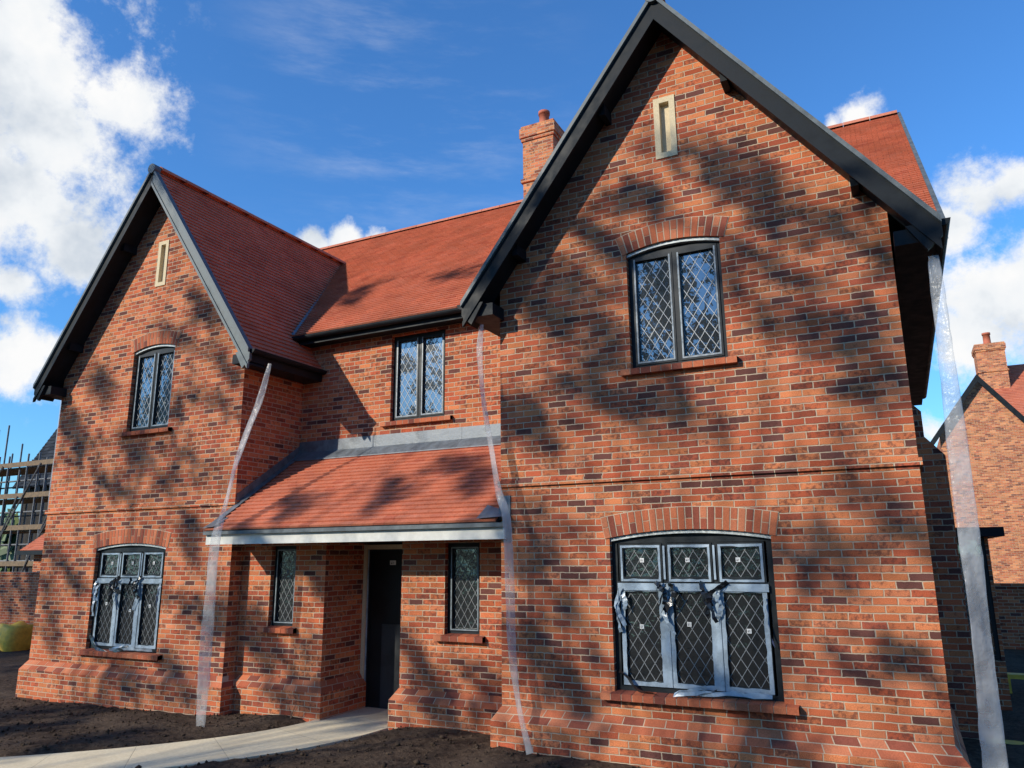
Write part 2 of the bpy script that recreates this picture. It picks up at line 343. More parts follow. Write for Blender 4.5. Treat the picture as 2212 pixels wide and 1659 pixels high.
def plinth(x0,x1,y0,y1,zt=.60,p=.09):
    s=MB(); q=p
    s.add([(x0-q,y0-q,-.3),(x1+q,y0-q,-.3),(x1+q,y1,-.3),(x0-q,y1,-.3),(x0-q,y0-q,zt-.13),(x1+q,y0-q,zt-.13),(x1+q,y1,zt-.13),(x0-q,y1,zt-.13)],[(0,1,5,4),(1,2,6,5),(3,0,4,7)])
    def chamf(ax,ay,bx,by,ox,oy):
        L=math.hypot(bx-ax,by-ay); n=max(1,round(L/.215))
        E0,E1=Vector((ax,ay,zt-.13)),Vector((bx,by,zt-.13)); I0,I1=Vector((*ox,zt)),Vector((*oy,zt))
        for row,(v0,v1) in enumerate(((0,.47),(.53,1))):
            for i in range(-1,n):
                t0=(i+.025+.5*row)/n;t1=(i+.975+.5*row)/n
                t0=max(0,t0);t1=min(1,t1)
                if row==0 and i==-1: continue
                if i==n-1:t1=1
                if t1-t0<.01: continue
                def q_(t,v): return E0.lerp(E1,t).lerp(I0.lerp(I1,t),v)+Vector((0,0,.001))
                s.add([q_(t0,v0),q_(t1,v0),q_(t1,v1),q_(t0,v1)],[(0,1,2,3)],1)
        s.add([(ax,ay,zt-.132),(bx,by,zt-.132),(oy[0],oy[1],zt-.003),(ox[0],ox[1],zt-.003)],[(0,1,2,3)],2)
    chamf(x0-q,y0-q,x1+q,y0-q,(x0,y0-.001),(x1,y0-.001))
    chamf(x1+q,y0-q,x1+q,y1,(x1+.001,y0),(x1+.001,y1))
    chamf(x0-q,y1,x0-q,y0-q,(x0-.001,y1),(x0-.001,y0))
    s.build('plinth',['brick','arch','mortar'],H)
plinth(xRL,xRR,0,11); plinth(xLL,xLR,yL,11,.57); plinth(xLR+.01,DX0,yP,yd,.57); plinth(DX1,xRL-.01,yP,yd,.57)
def arch(par,x0,x1,zs,rise,y):
    cx,cz,rad,a,_=arc(x0,x1,zs,rise); ring=.215; a2=a+.05/rad
    s=MB(); n=int(2*a2*rad/.068); 
    for i in range(n):
        t0=-a2+2*a2*(i+.09)/n; t1=-a2+2*a2*(i+.91)/n
        for ra,rb in (((0,ring),) if i%2 else ((0,ring*.5-.004),(ring*.5+.004,ring))):
            q=[(cx+r*math.sin(t),cz+r*math.cos(t)) for r,t in ((rad+ra,t0),(rad+ra,t1),(rad+rb,t1),(rad+rb,t0))]
            s.prism([q[0],q[3],q[2],q[1]],y-.009-random.random()*.003,y+.05,0)
    s.build('arch','arch',par)
    s=MB(); P=[(cx+(rad+.004)*math.sin(-a2+2*a2*i/20),cz+(rad+.004)*math.cos(-a2+2*a2*i/20)) for i in range(21)]+[(cx+(rad+ring+.008)*math.sin(a2-2*a2*i/20),cz+(rad+ring+.008)*math.cos(a2-2*a2*i/20)) for i in range(21)]
    for i in range(20): s.prism([P[i],P[41-i],P[40-i],P[i+1]],y-.006,y+.04)
    s.build('arch_mortar','mortar',par)
def head(par,x0,x1,z1,y):
    p=arc(x0,x1,z1,RISE,20)[4]
    s=MB(); s.prism([(x0,z1)]+[q for q in p[1:-1]]+[(x1,z1)],y+.085,y+.13); s.build('frame_head','frame',par)
    s=MB()
    for i in range(20):
        a,b=p[i],p[i+1]; s.prism([(a[0],a[1]-.003),(b[0],b[1]-.003),(b[0],b[1]-.036),(a[0],a[1]-.036)],y+.02,y+.08)
    s.build('lintel','metalw',par)
def sill(par,x0,x1,zt,y,proj=.07,h=.07):
    s=MB(); n=max(3,round((x1-x0)/.108)); w=(x1-x0)/n
    s.prismx([(y-proj+.004,zt-h+.004),(y+.12,zt-h+.004),(y+.12,zt+.012),(y-proj+.004,zt-.012)],x0+.004,x1-.004,1)
    for i in range(n):
        a=x0+i*w+.004;b=x0+(i+1)*w-.004; d=random.uniform(-.003,.003)
        s.prismx([(y-proj+d,zt-h),(y+.11,zt-h),(y+.11,zt+.016),(y-proj+d,zt-.008)],a,b,0)
    s.build('sill',['arch','mortar'],par)
def lattice(mb,x0,x1,z0,z1,y,pw,ph,w=.0056):
    for s in (1,-1):
        for k in range(-60,80):
            xA=x0+pw*(k+.5); xB=x0+pw*(k+.5-s*(z1-z0)/ph)
            lo=max(x0,min(xA,xB)); hi=min(x1,max(xA,xB))
            if hi-lo<.004: continue
            zf=lambda x: z0+s*ph*(k+.5-(x-x0)/pw)
            a=Vector((lo,0,zf(lo)));b=Vector((hi,0,zf(hi))); t=(b-a).normalized(); n=Vector((-t.z,0,t.x))*w/2
            off=0 if s==1 else .0015
            mb.add([(p.x,y-off,p.z) for p in (a-n,b-n,b+n,a+n)],[(0,1,2,3)])
def rect_frame(mb,x0,x1,z0,z1,w,y0,y1,mi=0):
    mb.box(x0,x0+w,y0,y1,z0,z1,mi); mb.box(x1-w,x1,y0,y1,z0,z1,mi); mb.box(x0+w,x1-w,y0,y1,z0,z0+w,mi); mb.box(x0+w,x1-w,y0,y1,z1-w,z1,mi)
def ragged(mb,x0,x1,z0,z1,w,y,seed,var=.12):
    rnd=random.Random(seed)
    def strip(a,b,nrm):
        L=(b-a).length; n=max(4,int(L/.06)); top=[];bot=[]
        for i in range(n+1):
            p=a.lerp(b,i/n); ww=w*(1+rnd.uniform(-var,var*1.6)); top.append((p.x,y-rnd.uniform(0,.003),p.y)); q=p+nrm*ww; bot.append((q.x,y-rnd.uniform(0,.004),q.y))
        vs=top+bot; mb.add(vs,[(i,i+1,n+1+i+1,n+1+i) for i in range(n)])
    strip(Vector((x0,z0)),Vector((x0,z1)),Vector((1,0))); strip(Vector((x1,z0)),Vector((x1,z1)),Vector((-1,0)))
    strip(Vector((x0,z0)),Vector((x1,z0)),Vector((0,1))); strip(Vector((x0,z1)),Vector((x1,z1)),Vector((0,-1)))
def ribbon(mat,name,par,pts,w,seed,amp=.02):
    mb=MB(); rnd=random.Random(seed); pts=[Vector(p) for p in pts]; out=[]
    for i in range(len(pts)-1):
        for k in range(5):
            t=k/5; out.append(pts[i].lerp(pts[i+1],t)+Vector((rnd.uniform(-amp,amp)*.4,-abs(rnd.uniform(0,amp)),rnd.uniform(-amp,amp)*.4)))
    out.append(pts[-1]); ang=rnd.uniform(0,3)
    for i,p in enumerate(out):
        t=(out[min(i+1,len(out)-1)]-out[max(0,i-1)]).normalized(); ang+=rnd.uniform(-.35,.35)
        side=t.cross(Vector((0,-1,0))); 
        if side.length<.1: side=Vector((1,0,0))
        side.normalize(); n=side*math.cos(ang)+Vector((0,-1,0))*abs(math.sin(ang))*.6; ww=w*rnd.uniform(.6,1.1)/2
        mb.v+= [tuple(p-n*ww),tuple(p+n*ww)]
    for i in range(len(out)-1): mb.f.append((2*i,2*i+1,2*i+3,2*i+2)); mb.mi.append(0)
    mb.build(name,mat,par)
def sticker(par,x,z,y,w=.05,h=.055):
    s=MB(); s.box(x,x+w,y-.002,y,z,z+h,0); s.box(x+w*.15,x+w*.45,y-.003,y-.002,z+h*.25,z+h*.5,1); s.box(x+w*.6,x+w*.7,y-.003,y-.002,z+h*.2,z+h*.75,1); s.box(x+w*.15,x+w*.5,y-.003,y-.002,z+h*.62,z+h*.72,1)
    s.build('sticker',['sticker','ink'],par)
def casement(w,y,label,rise=RISE,sillx=.1,film=True,st=()):
    x0,x1,z0,z1=w; fy=y+.065; f=.045
    s=MB(); rect_frame(s,x0+.003,x1-.003,z0,z1,f,fy,fy+.07); xm=(x0+x1)/2; s.box(xm-.018,xm+.018,fy-.004,fy+.066,z0+f,z1-f)
    for a,b in ((x0+f,xm-.018),(xm+.018,x1-f)): rect_frame(s,a,b,z0+f,z1-f,.04,fy-.012,fy+.05)
    win=s.build('window','frame',H); win['label']=label
    gm=MB(); lm=MB(); fm=MB()
    for i,(a,b) in enumerate(((x0+f+.04,xm-.058),(xm+.058,x1-f-.04))):
        c,d=z0+f+.04,z1-f-.04
        gm.box(a-.01,b+.01,fy+.03,fy+.036,c-.01,d+.01); lattice(lm,a,b,c,d,fy+.027,.108,.17)
        if film:
            k=.016; fm.box(a-.02,a-.02+k,fy-.0145,fy-.0122,c-.02,d+.02); fm.box(b+.02-k,b+.02,fy-.0145,fy-.0122,c-.02,d+.02); fm.box(a-.02+k,b+.02-k,fy-.0145,fy-.0122,c-.02,c-.02+k)
    gm.build('glass','glass',win); lm.build('lead_lattice','lattice',win)
    if film: fm.build('protective_film','film2',win)
    if rise: arch(win,x0,x1,z1,rise,y); head(win,x0,x1,z1,y)
    sill(win,x0-sillx,x1+sillx,z0,y)
    for (px_,pz,sd) in st: sticker(win,px_,pz,fy+.024)
    return win
def threelight(w,y,label,seed):
    x0,x1,z0,z1=w; fy=y+.06; f=.055; rnd=random.Random(seed)
    s=MB(); rect_frame(s,x0+.003,x1-.003,z0,z1,f,fy,fy+.07)
    zt=z0+(z1-z0)*.69; W_=(x1-x0-2*f)/3; s.box(x0+f,x1-f,fy-.003,fy+.067,zt-.03,zt+.03)
    for k in (1,2): s.box(x0+f+W_*k-.028,x0+f+W_*k+.028,fy-.0015,fy+.067,z0+f,z1-f)
    win=s.build('window','frame',H); win['label']=label
    sm=MB(); gm=MB(); lm=MB(); fm=MB()
    for k in range(3):
        a=x0+f+W_*k+.022; b=x0+f+W_*(k+1)-.022
        for c,d,t in ((z0+f+.004,zt-.026,0),(zt+.026,z1-f-.004,1)):
            rect_frame(sm,a,b,c,d,.048,fy-.014,fy+.045)
            if t==0: ragged(fm,a+.006,b-.006,c+.005,d,.04,fy-.017,seed*7+k,.1)
            else: ragged(fm,a+.018,b-.018,c+.002,d-.018,.022,fy-.017,seed*9+k,.2)
            gm.box(a+.04,b-.04,fy+.02,fy+.026,c+.04,d-.04); lattice(lm,a+.048,b-.048,c+.048,d-.048,fy+.017,.108,.165,.0062)
            sx=(a+b)/2-.02+rnd.uniform(-.04,.04); sz=(c+d)/2+rnd.uniform(0,.12)*(1-t)
            if rnd.random()<.9: sticker(win,sx,sz,fy+.012,.042,.042)
    for k in (1,2):
        xx=x0+f+W_*k; fm.box(xx-.026,xx+.026,fy-.0265,fy-.0245,z0+f+.01,zt-.05); fm.box(xx-.010,xx+.010,fy-.0245,fy-.0225,zt+.05,z1-f-.03)
    fm.box(x0+f+.005,x1-f-.005,fy-.032,fy-.030,zt-.058,zt+.012)
    sm.build('sash','frame',win); gm.build('glass','fglass',win); lm.build('lead_lattice','lattice2',win); fm.build('protective_film','film',win)
    for j in range(8):
        k=rnd.choice((1,2,1,2,0,3)); xx=x0+f+W_*k+rnd.uniform(-.03,.03)+(.04 if k==0 else -.04 if k==3 else 0); zz=rnd.choice((zt-.03,zt-.05,zt-.1)); L=rnd.uniform(.1,.5)
        ribbon('film','loose_film',win,[(xx,fy-.035,zz),(xx+rnd.uniform(-.05,.05),fy-.055,zz-L*.5),(xx+rnd.uniform(-.08,.08),fy-.045,zz-L)],.05,seed*31+j)
    for k in (1,2):
        xx=x0+f+W_*k+rnd.uniform(-.05,.02)
        for j in range(4):
            ribbon('tape','loose_tape',win,[(xx+rnd.uniform(-.12,.14),fy-.04,zt+.02),(xx+rnd.uniform(-.12,.14),fy-.08,zt-.08),(xx+rnd.uniform(-.14,.14),fy-.055,zt-.17-rnd.random()*.18)],.065,seed*17+j+k*5,.03)
    ribbon('tape','loose_tape',win,[(x0+f,fy-.04,z0+.2),(x0+.25,fy-.07,z0+.03),(x0+.62,fy-.1,z0-.03),(x0+1.0,fy-.08,z0+.08)],.055,seed+5)
    ribbon('film','loose_film',win,[(x0+.9,fy-.06,z0+.1),(x0+.6,fy-.09,z0+.02),(x1-.5,fy-.09,z0+.06),(x1-.1,fy-.06,z0+.05)],.05,seed+6)
    arch(win,x0,x1,z1,RISE,y); head(win,x0,x1,z1,y)
    sill(win,x0-.13,x1+.13,z0,y,.08)
def slim(w,y,label):
    x0,x1,z0,z1=w; fy=y+.07; s=MB(); rect_frame(s,x0+.003,x1-.003,z0,z1,.04,fy,fy+.07); rect_frame(s,x0+.04,x1-.04,z0+.04,z1-.04,.03,fy-.01,fy+.05)
    win=s.build('window','frame',H); win['label']=label
    gm=MB(); gm.box(x0+.065,x1-.065,fy+.03,fy+.036,z0+.065,z1-.065); gm.build('glass','fglass',win)
    lm=MB(); lattice(lm,x0+.07,x1-.07,z0+.07,z1-.07,fy+.027,.1,.165); lm.build('lead_lattice','lattice2',win)
    fm=MB(); k=.012; rect_frame(fm,x0+.05,x1-.05,z0+.05,z1-.05,k,fy-.0125,fy-.0105); fm.build('protective_film','film2',win)
    sill(win,x0-.12,x1+.08,z0,y)
casement(W2,0,'diamond leaded casement window under brick arch in the tall right gable')
casement(W4,yL,'diamond leaded casement window high in the left gable')
casement(W5,yC,'flat topped leaded casement window above the porch roof',rise=0,sillx=.14,st=((-6.3,4.35,0),))
threelight(W1,0,'three light ground floor window in pale torn film, right gable',3)
threelight(W3,yL,'three light ground floor window in pale torn film, left gable',8)
slim(WPL,yP,'narrow leaded window left of the front door'); slim(WPR,yP,'narrow leaded window right of the front door')
def slot(x0,x1,z0,z1,y,label):
    s=MB(); w=.065; rect_frame(s,x0,x1,z0,z1,w,y-.012,y+.06); o=s.build('stone_slot','stone',H); o['label']=label
    s=MB(); s.prismx([(y+.0,z0+w),(y+.055,z0+w),(y+.055,z0+w+.03)],x0+w,x1-w); s.build('slot_sill','stone',o)
    p=MB(); p.box(x0+w-.001,x1-w+.001,y+.056,y+.08,z0+w,z1-w); p.build('panel','stone',o)
slot(*SL1,0,'cream stone slot in the right gable'); slot(*SL2,yL,'cream stone slot in the left gable')
# ---------------------------------------------------------------- roofs
def tiles(mb,E,U,V,L,Hh,gauge=.1,tw=.165,thk=.022,seed=1,mi=0,back=True):
    rnd=random.Random(seed); E,U,V=Vector(E),Vector(U).normalized(),Vector(V).normalized(); n=U.cross(V)
    if n.z<0:n=-n
    rows=int(Hh/gauge)
    for k in range(rows+1):
        v0=k*gauge; v1=min(v0+gauge+.015,Hh+.01)
        if v1-v0<.02: continue
        u=-(k%2)*tw/2; 
        while u<L-.002:
            a=max(0,u+.0018); b=min(L,u+tw-.0018); u+=tw
            if b-a<.01: continue
            j=rnd.uniform(-.0015,.0015); l0=rnd.uniform(0,.002); l1=rnd.uniform(0,.002)
            p=[E+U*a+V*(v0+j)+n*(thk+.004+l0),E+U*b+V*(v0+j)+n*(thk+.004+l1),E+U*b+V*v1+n*.003,E+U*a+V*v1+n*.003,E+U*a+V*(v0+j)+n*l0*.5,E+U*b+V*(v0+j)+n*l1*.5]
            mb.add(p,[(0,1,2,3),(4,5,1,0),(0,3,4),(1,5,2)],mi)
    if back:
        q=[E,E+U*L,E+U*L+V*Hh,E+V*Hh]; d=n*.05
        mb.add([x-n*.002 for x in q]+[x-d for x in q],[(0,1,2,3),(7,6,5,4),(0,4,5,1),(1,5,6,2),(2,6,7,3),(3,7,4,0)],mi+1)
def ridge(par,p0,p1,r=.11,mat='ridge'):
    p0,p1=Vector(p0),Vector(p1); L=(p1-p0).length; t=(p1-p0).normalized(); n=int(L/.45); s=MB(); side=t.cross(Vector((0,0,1))).normalized()
    for i in range(n):
        a=p0+t*(L*i/n+.004); b=p0+t*(L*(i+1)/n-.004); rr=r*random.uniform(.98,1.04); vs=[]
        for q,k in ((a,1.0),(b,1.0)):
            for j in range(7):
                g=math.pi*j/6; vs.append(q+side*math.cos(g)*rr*k+Vector((0,0,1))*(math.sin(g)*rr*.85-.03))
        s.add(vs,[(j,j+1,j+8,j+7) for j in range(6)]+[tuple(range(7)),tuple(range(7,14))])
    return s.build('ridge_tiles',mat,par)
def wing_roof(ax,az,T,xl,xr,yf,yb,seed,label):
    s=MB(); c=1/math.sqrt(1+T*T)
    for sgn,xe in ((1,xr),(-1,xl)):
        Ls=abs(xe-ax)/c; tiles(s,(xe,yf,az-T*abs(xe-ax)),(0,1,0),(-sgn*c,0,T*c),yb-yf,Ls,seed=seed+sgn)
    o=s.build('roof',['tile','under'],H); o['label']=label
    ridge(o,(ax,yf+.06,az+.03),(ax,yb,az+.03)); return o
yfR=-.3; yfL=.11
wing_roof(rAx,rAz,rT,-4.25,.57,yfR,4.4,11,'clay tile roof of the right gabled wing')
wing_roof(lAx,lAz,lT,-12.97,-8.03,yfL,5.0,21,'steep clay tile roof of the left gabled wing')
s=MB(); c=1/math.sqrt(1+rT*rT); tiles(s,(.57,4.4,rAz-rT*(.57-rAx)),(0,1,0),(-c,0,rT*c),4.0,.7,seed=5); s.build('eaves_roof',['tile','under'],H)
mE=(1.35,5.6); mS=.806; yR=6.63; zR=mE[1]+mS*(yR-mE[0]); c=1/math.sqrt(1+mS*mS)
s=MB(); x0,x1=-12.78,.72; tiles(s,(x0,mE[0],mE[1]),(1,0,0),(0,c,mS*c),x1-x0,(yR-mE[0])/c,seed=31); tiles(s,(x0,2*yR-mE[0],mE[1]),(1,0,0),(0,-c,mS*c),x1-x0,(yR-mE[0])/c,seed=32)
mr=s.build('roof',['tile','under'],H); mr['label']='main clay tile roof between the two gables'; ridge(mr,(x0,yR,zR+.02),(x1,yR,zR+.02))
for xx in (x1,x0-.05):
    s=MB(); s.add([(xx,mE[0],mE[1]+.04),(xx,yR,zR+.05),(xx,yR,zR-.2),(xx,mE[0],mE[1]-.2),(xx+.05,mE[0],mE[1]+.04),(xx+.05,yR,zR+.05),(xx+.05,yR,zR-.2),(xx+.05,mE[0],mE[1]-.2)],[(0,1,2,3),(4,7,6,5),(0,4,5,1),(3,2,6,7),(0,3,7,4)])
    s.build('verge','verge',H)
def barge(ax,az,T,xl,xr,yf,yw,label):
    c=1/math.sqrt(1+T*T)
    for sgn,xe in ((-1,xl),(1,xr)):
        ze=az-T*abs(xe-ax); sunlit=(ax<-5 and sgn>0)  # only the left gable's right board gets the painted sunlit tone
        def strip(o0,o1,y0,y1,mb,ext=0,mi=0):
            xa=xe+sgn*ext; za=az-T*abs(xa-ax)
            mb.prism([(ax,az-o0),(xa,za-o0),(xa,za-o1),(ax,az-o1)] if sgn<0 else [(ax,az-o0),(ax,az-o1),(xa,za-o1),(xa,za-o0)],y0,y1,mi)
        s=MB(); strip(.02,.28,yf-.025,yf+.0,s); strip(.225,.29,yf-.044,yf-.0255,s); 
        s.prism([(xe+sgn*.02,ze-.0),(xe+sgn*.02,ze-.15),(xe-sgn*.11,ze-.27),(xe-sgn*.26,ze-.02)],yf-.028,yf+.02)
        o=s.build('bargeboard','sunlitboard' if sunlit else 'black',H); o['label']=('grey ' if sunlit else 'black ')+label%('left' if sgn<0 else 'right')
        v=MB(); strip(-.045,.02,yf-.06,yf+.03,v,.02); v.build('verge_trim','verge',o)
        q=MB(); strip(.2,.22,yf,yw+.005,q); q.build('soffit','black',o)
        long=yw+ (yC-yw-.01 if (sgn>0 and ax<-5) else (1.6 if ax>-5 and sgn<0 else 8.3))
        e=MB(); w=(xe-sgn*.36); e.box(min(xe,w),max(xe,w),yf+.02,long,ze-.17,ze-.03); e.build('eaves_box','black',o)
        gmb=MB(); gx=xe+sgn*.035
        prof=[(gx+.06*math.cos(math.pi+math.pi*j/8),ze+.0+.06*math.sin(math.pi+math.pi*j/8)) for j in range(9)]+[(gx+.05,ze),(gx-.05,ze)]
        gmb.prism(prof,yf-.01,long); gmb.build('gutter','black',o)
        for fr in (.28,.74):
            xx=ax+sgn*abs(xe-ax)*fr; zz=az-T*abs(xx-ax)-.29; b=MB(); b.prism([(xx-.035,zz-.03),(xx+.035,zz-.03),(xx+.035,zz+.1),(xx-.035,zz+.1)],yf+.06,yw); b.build('purlin_end','black',o)
    f=MB(); f.tube([(ax,yf-.072,az-.0),(ax,yf+.05,az-.0)],.085,20); f.build('ridge_end','verge',H)
barge(rAx,rAz,rT,-4.25,.57,yfR,0,'bargeboard on the %s side of the right gable'); barge(lAx,lAz,lT,-12.97,-8.03,yfL,yL,'bargeboard on the %s side of the left gable')
s=MB(); s.box(-8.5,-3.85,1.40,1.42,5.45,5.57); s.box(-8.5,-3.85,1.42,yC,5.47,5.5); s.build('fascia','black',H)
s=MB(); prof=[(1.34+.058*math.cos(math.pi+math.pi*j/8),5.57+.058*math.sin(math.pi+math.pi*j/8)) for j in range(9)]
s.prismx(prof+[(1.39,5.575),(1.29,5.575)],-8.5,-3.9); s.build('gutter','black',H)
pe=(-.09,2.50); pt=(1.655,3.70); ps=(pt[1]-pe[1])/(pt[0]-pe[0]); c=1/math.sqrt(1+ps*ps)
s=MB(); px0,px1=xLR+.02,xRL+.08; tiles(s,(px0,pe[0],pe[1]),(1,0,0),(0,c,ps*c),px1-px0-.1,(pt[0]-pe[0])/c,seed=41)
o=s.build('porch_roof',['tile','under'],H); o['label']='lean-to clay tile porch roof between the gables'
s=MB(); s.box(px0-.0,px1,pe[0]+.02,pe[0]+.06,2.31,2.47); s.build('fascia','white',o)
s=MB(); s.box(px0-.01,px1+.01,pe[0]-.03,pe[0]+.015,2.44,2.485); s.build('eaves_trim','verge',o)
s=MB(); s.box(px0,xRL,pe[0]+.06,yP+.9,2.325,2.35); s.build('soffit','render',o)
s=MB(); zt=3.92
xx=xLR+.01
while xx<xRL-.01:
    x2=min(xRL-.003,xx+1.5); d=random.uniform(0,.004)
    s.prismx([(yC-.016-d,3.72),(yC-.010-d,zt),(yC-.001,zt),(yC-.001,3.72)],xx,x2-.003); s.prismx([(yC-.2,pt[1]-ps*.2+.045),(yC-.016,3.75),(yC-.010,3.72),(yC-.2,pt[1]-ps*.2+.03)],xx,x2-.003); xx=x2
o2=s.build('lead_flashing','lead',H); o2['label']='lead apron flashing across the top of the porch roof'
s=MB(); n=11
for i in range(n):
    y0=yL+.02+(yC-yL-.04)*i/n; y1=y0+(yC-yL)/n; zb=pe[1]+ps*(y0-pe[0]); s.prismx([(y0,zb),(y1,zb+ps*(y1-y0)),(y1,zb+.24),(y0,zb+.17)],xLR+.003,xLR+.012)
s.add([(xLR+.01,pe[0],pe[1]+.04),(xLR+.12,pe[0],pe[1]+.04),(xLR+.12,pt[0],pt[1]+.04),(xLR+.01,pt[0],pt[1]+.04)],[(0,1,2,3)])
o3=s.build('lead_flashing','lead',H); o3['label']='stepped lead flashing where porch roof meets the left wing'
s=MB(); s.box(xRL-.02,xRL+.12,-.012,-.002,2.52,2.78); s.add([(xRL-.25,pe[0]-.03,pe[1]+.035),(xRL+.10,pe[0]-.03,pe[1]+.05),(xRL+.10,-.01,pe[1]+.1),(xRL-.25,.15,pe[1]+.2)],[(0,1,2,3)])
s.build('lead_flashing','lead',H)['label']='lead saddle at the right end of the porch eaves'
s=MB(); s.add([(xLR-.02,pe[0]-.03,pe[1]+.03),(xLR+.2,pe[0]-.03,pe[1]+.045),(xLR+.2,.1,pe[1]+.16),(xLR-.02,.42,pe[1]+.3)],[(0,1,2,3)]); s.build('lead_flashing','lead',H)['label']='lead saddle at the left end of the porch eaves'
s=MB(); a=Vector((lAx,4.95,lAz)); zv=mE[1]; xv=lAx+(lAz-zv)/lT; b=Vector((xv,mE[0],zv))
s.add([a+Vector((-.02,0,.035)),b+Vector((-.02,-.03,.035)),b+Vector((.05,.0,.028)),a+Vector((.05,.04,.028))],[(0,1,2,3)]); s.build('lead_flashing','lead',H)['label']='dark lead valley beside the left wing roof'
# door
s=MB(); dz=.03; rect_frame(s,DX0+.03,DX1-.02,dz,2.28,.07,yd,yd+.08); d=s.build('door','frame',H); d['label']='black boarded front door in deep brick recess'
s=MB(); s.box(DX0+.1,DX1-.09,yd+.03,yd+.06,dz+.07,2.21); s.build('panel','door',d)
s=MB(); s.box(DX0+.32,DX1-.12,yd+.012,yd+.029,dz+.1,1.22); s.build('protective_board','door2',d)
s=MB(); s.box(DX0+.001,DX0+.055,yd-.03,yd+.09,0,2.3); s.box(DX0+.055,DX1-.02,yd-.01,yd-.002,2.235,2.30); s.build('edge_packing','stone',d)
s=MB(); s.box(DX0+.058,DX0+.08,yd-.006,yd-.001,dz+.01,2.23); s.box(DX0+.08,DX0+.36,yd-.006,yd-.001,dz+.01,dz+.06); s.build('edge_tape','film',d)
sticker(d,DX0+.42,2.02,yd+.028,.10,.06)
s=MB(); s.box(DX0,DX1,yP,yd+.1,-.1,.09); s.build('threshold','stone',H)
s=MB(); s.add([(DX0-.1,yd+.09,-.3),(DX1+.1,yd+.09,-.3),(DX1+.1,yd+.09,2.7),(DX0-.1,yd+.09,2.7)],[(0,1,2,3)]); s.build('door_backing','under',H)
def airbrick(px,py,y):
    p=at(px,py,y=y); s=MB(); x,z=p.x,p.z; rect_frame(s,x-.107,x+.107,z-.035,z+.035,.01,y-.006,y+.01)
    for k in range(4): s.box(x-.1,x+.1,y-.005,y+.006,z-.026+k*.015,z-.019+k*.015)
    s.build('air_brick','terra',H)
for a in ((232,1527,yL-.09),(80,1521,yL-.09),(548,1556,yP-.09),(1027,1612,yP-.09)): airbrick(*a)
def chimney(par,x0,x1,y0,y1,zb,zt,mat='brick2',pot=.14):
    s=MB(); s.box(x0,x1,y0,y1,zb,zt-.42); 
    for k,(p,a,b) in enumerate(((.03,.42,.34),(.06,.34,.12),(.03,.12,.05))): s.box(x0-p,x1+p,y0-p,y1+p,zt-a,zt-b)
    s.box(x0-.045,x1+.045,y0-.045,y1+.045,zt-1.42,zt-1.34)
    s.add([(x0,y0,zt-.05),(x1,y0,zt-.05),(x1,y1,zt-.05),(x0,y1,zt-.05),((x0+x1)/2,(y0+y1)/2,zt+.06)],[(0,1,4),(1,2,4),(2,3,4),(3,0,4)],1)
    o=s.build('chimney',[mat,'mortar'],par)
    m=MB(); cx,cy=(x0+x1)/2,(y0+y1)/2; m.tube([(cx,cy,zt-.02),(cx,cy,zt+pot*2.6),(cx,cy,zt+pot*2.6),(cx,cy,zt+pot*3.1)],[pot*.85,pot*.8,pot*.95,pot*.95],20); m.build('chimney_pot','terra',o,True)
    return o
cy=6.3; a=at(1130,360,y=cy); b=at(1196,360,y=cy); ztc=at(1160,262,y=cy).z
chimney(H,a.x,b.x,cy,cy+.75,8.9,ztc)
s=MB(); s.add([(xRR-.02,2.5,-.2),(.53,2.5,-.2),(.53,2.5,3.22),(.34,2.5,3.45),(.34,2.5,3.75),(xRR-.02,2.5,3.95),(xRR-.02,3.9,-.2),(.53,3.9,-.2),(.53,3.9,3.22),(.34,3.9,3.45),(.34,3.9,3.75),(xRR-.02,3.9,3.95)],
  [(0,1,2,3,4,5),(11,10,9,8,7,6),(1,7,8,2),(2,8,9,3),(3,9,10,4),(4,10,11,5)]); s.box(xRR,.62,2.41,3.99,-.2,.55); s.build('chimney_breast','brick',H)
s=MB(); s.box(xRR,1.0,4.6,6.6,-.2,.75); s.box(.96,1.0,4.6,6.6,.75,2.35); b_=s.build('bay','brick',H)
s=MB(); s.box(xRR,1.18,4.4,6.8,2.33,2.45); s.build('canopy','black',b_)
s=MB(); rect_frame(s,.52,.96,.76,2.34,.05,4.62,4.7); s.build('bay_window','frame',b_)
s=MB(); s.box(.2,.94,4.66,4.67,.78,2.3); s.build('glass','glass',b_)
s=MB(); lattice(s,.57,.91,.81,2.29,4.655,.108,.17); s.build('lead_lattice','lattice',b_)
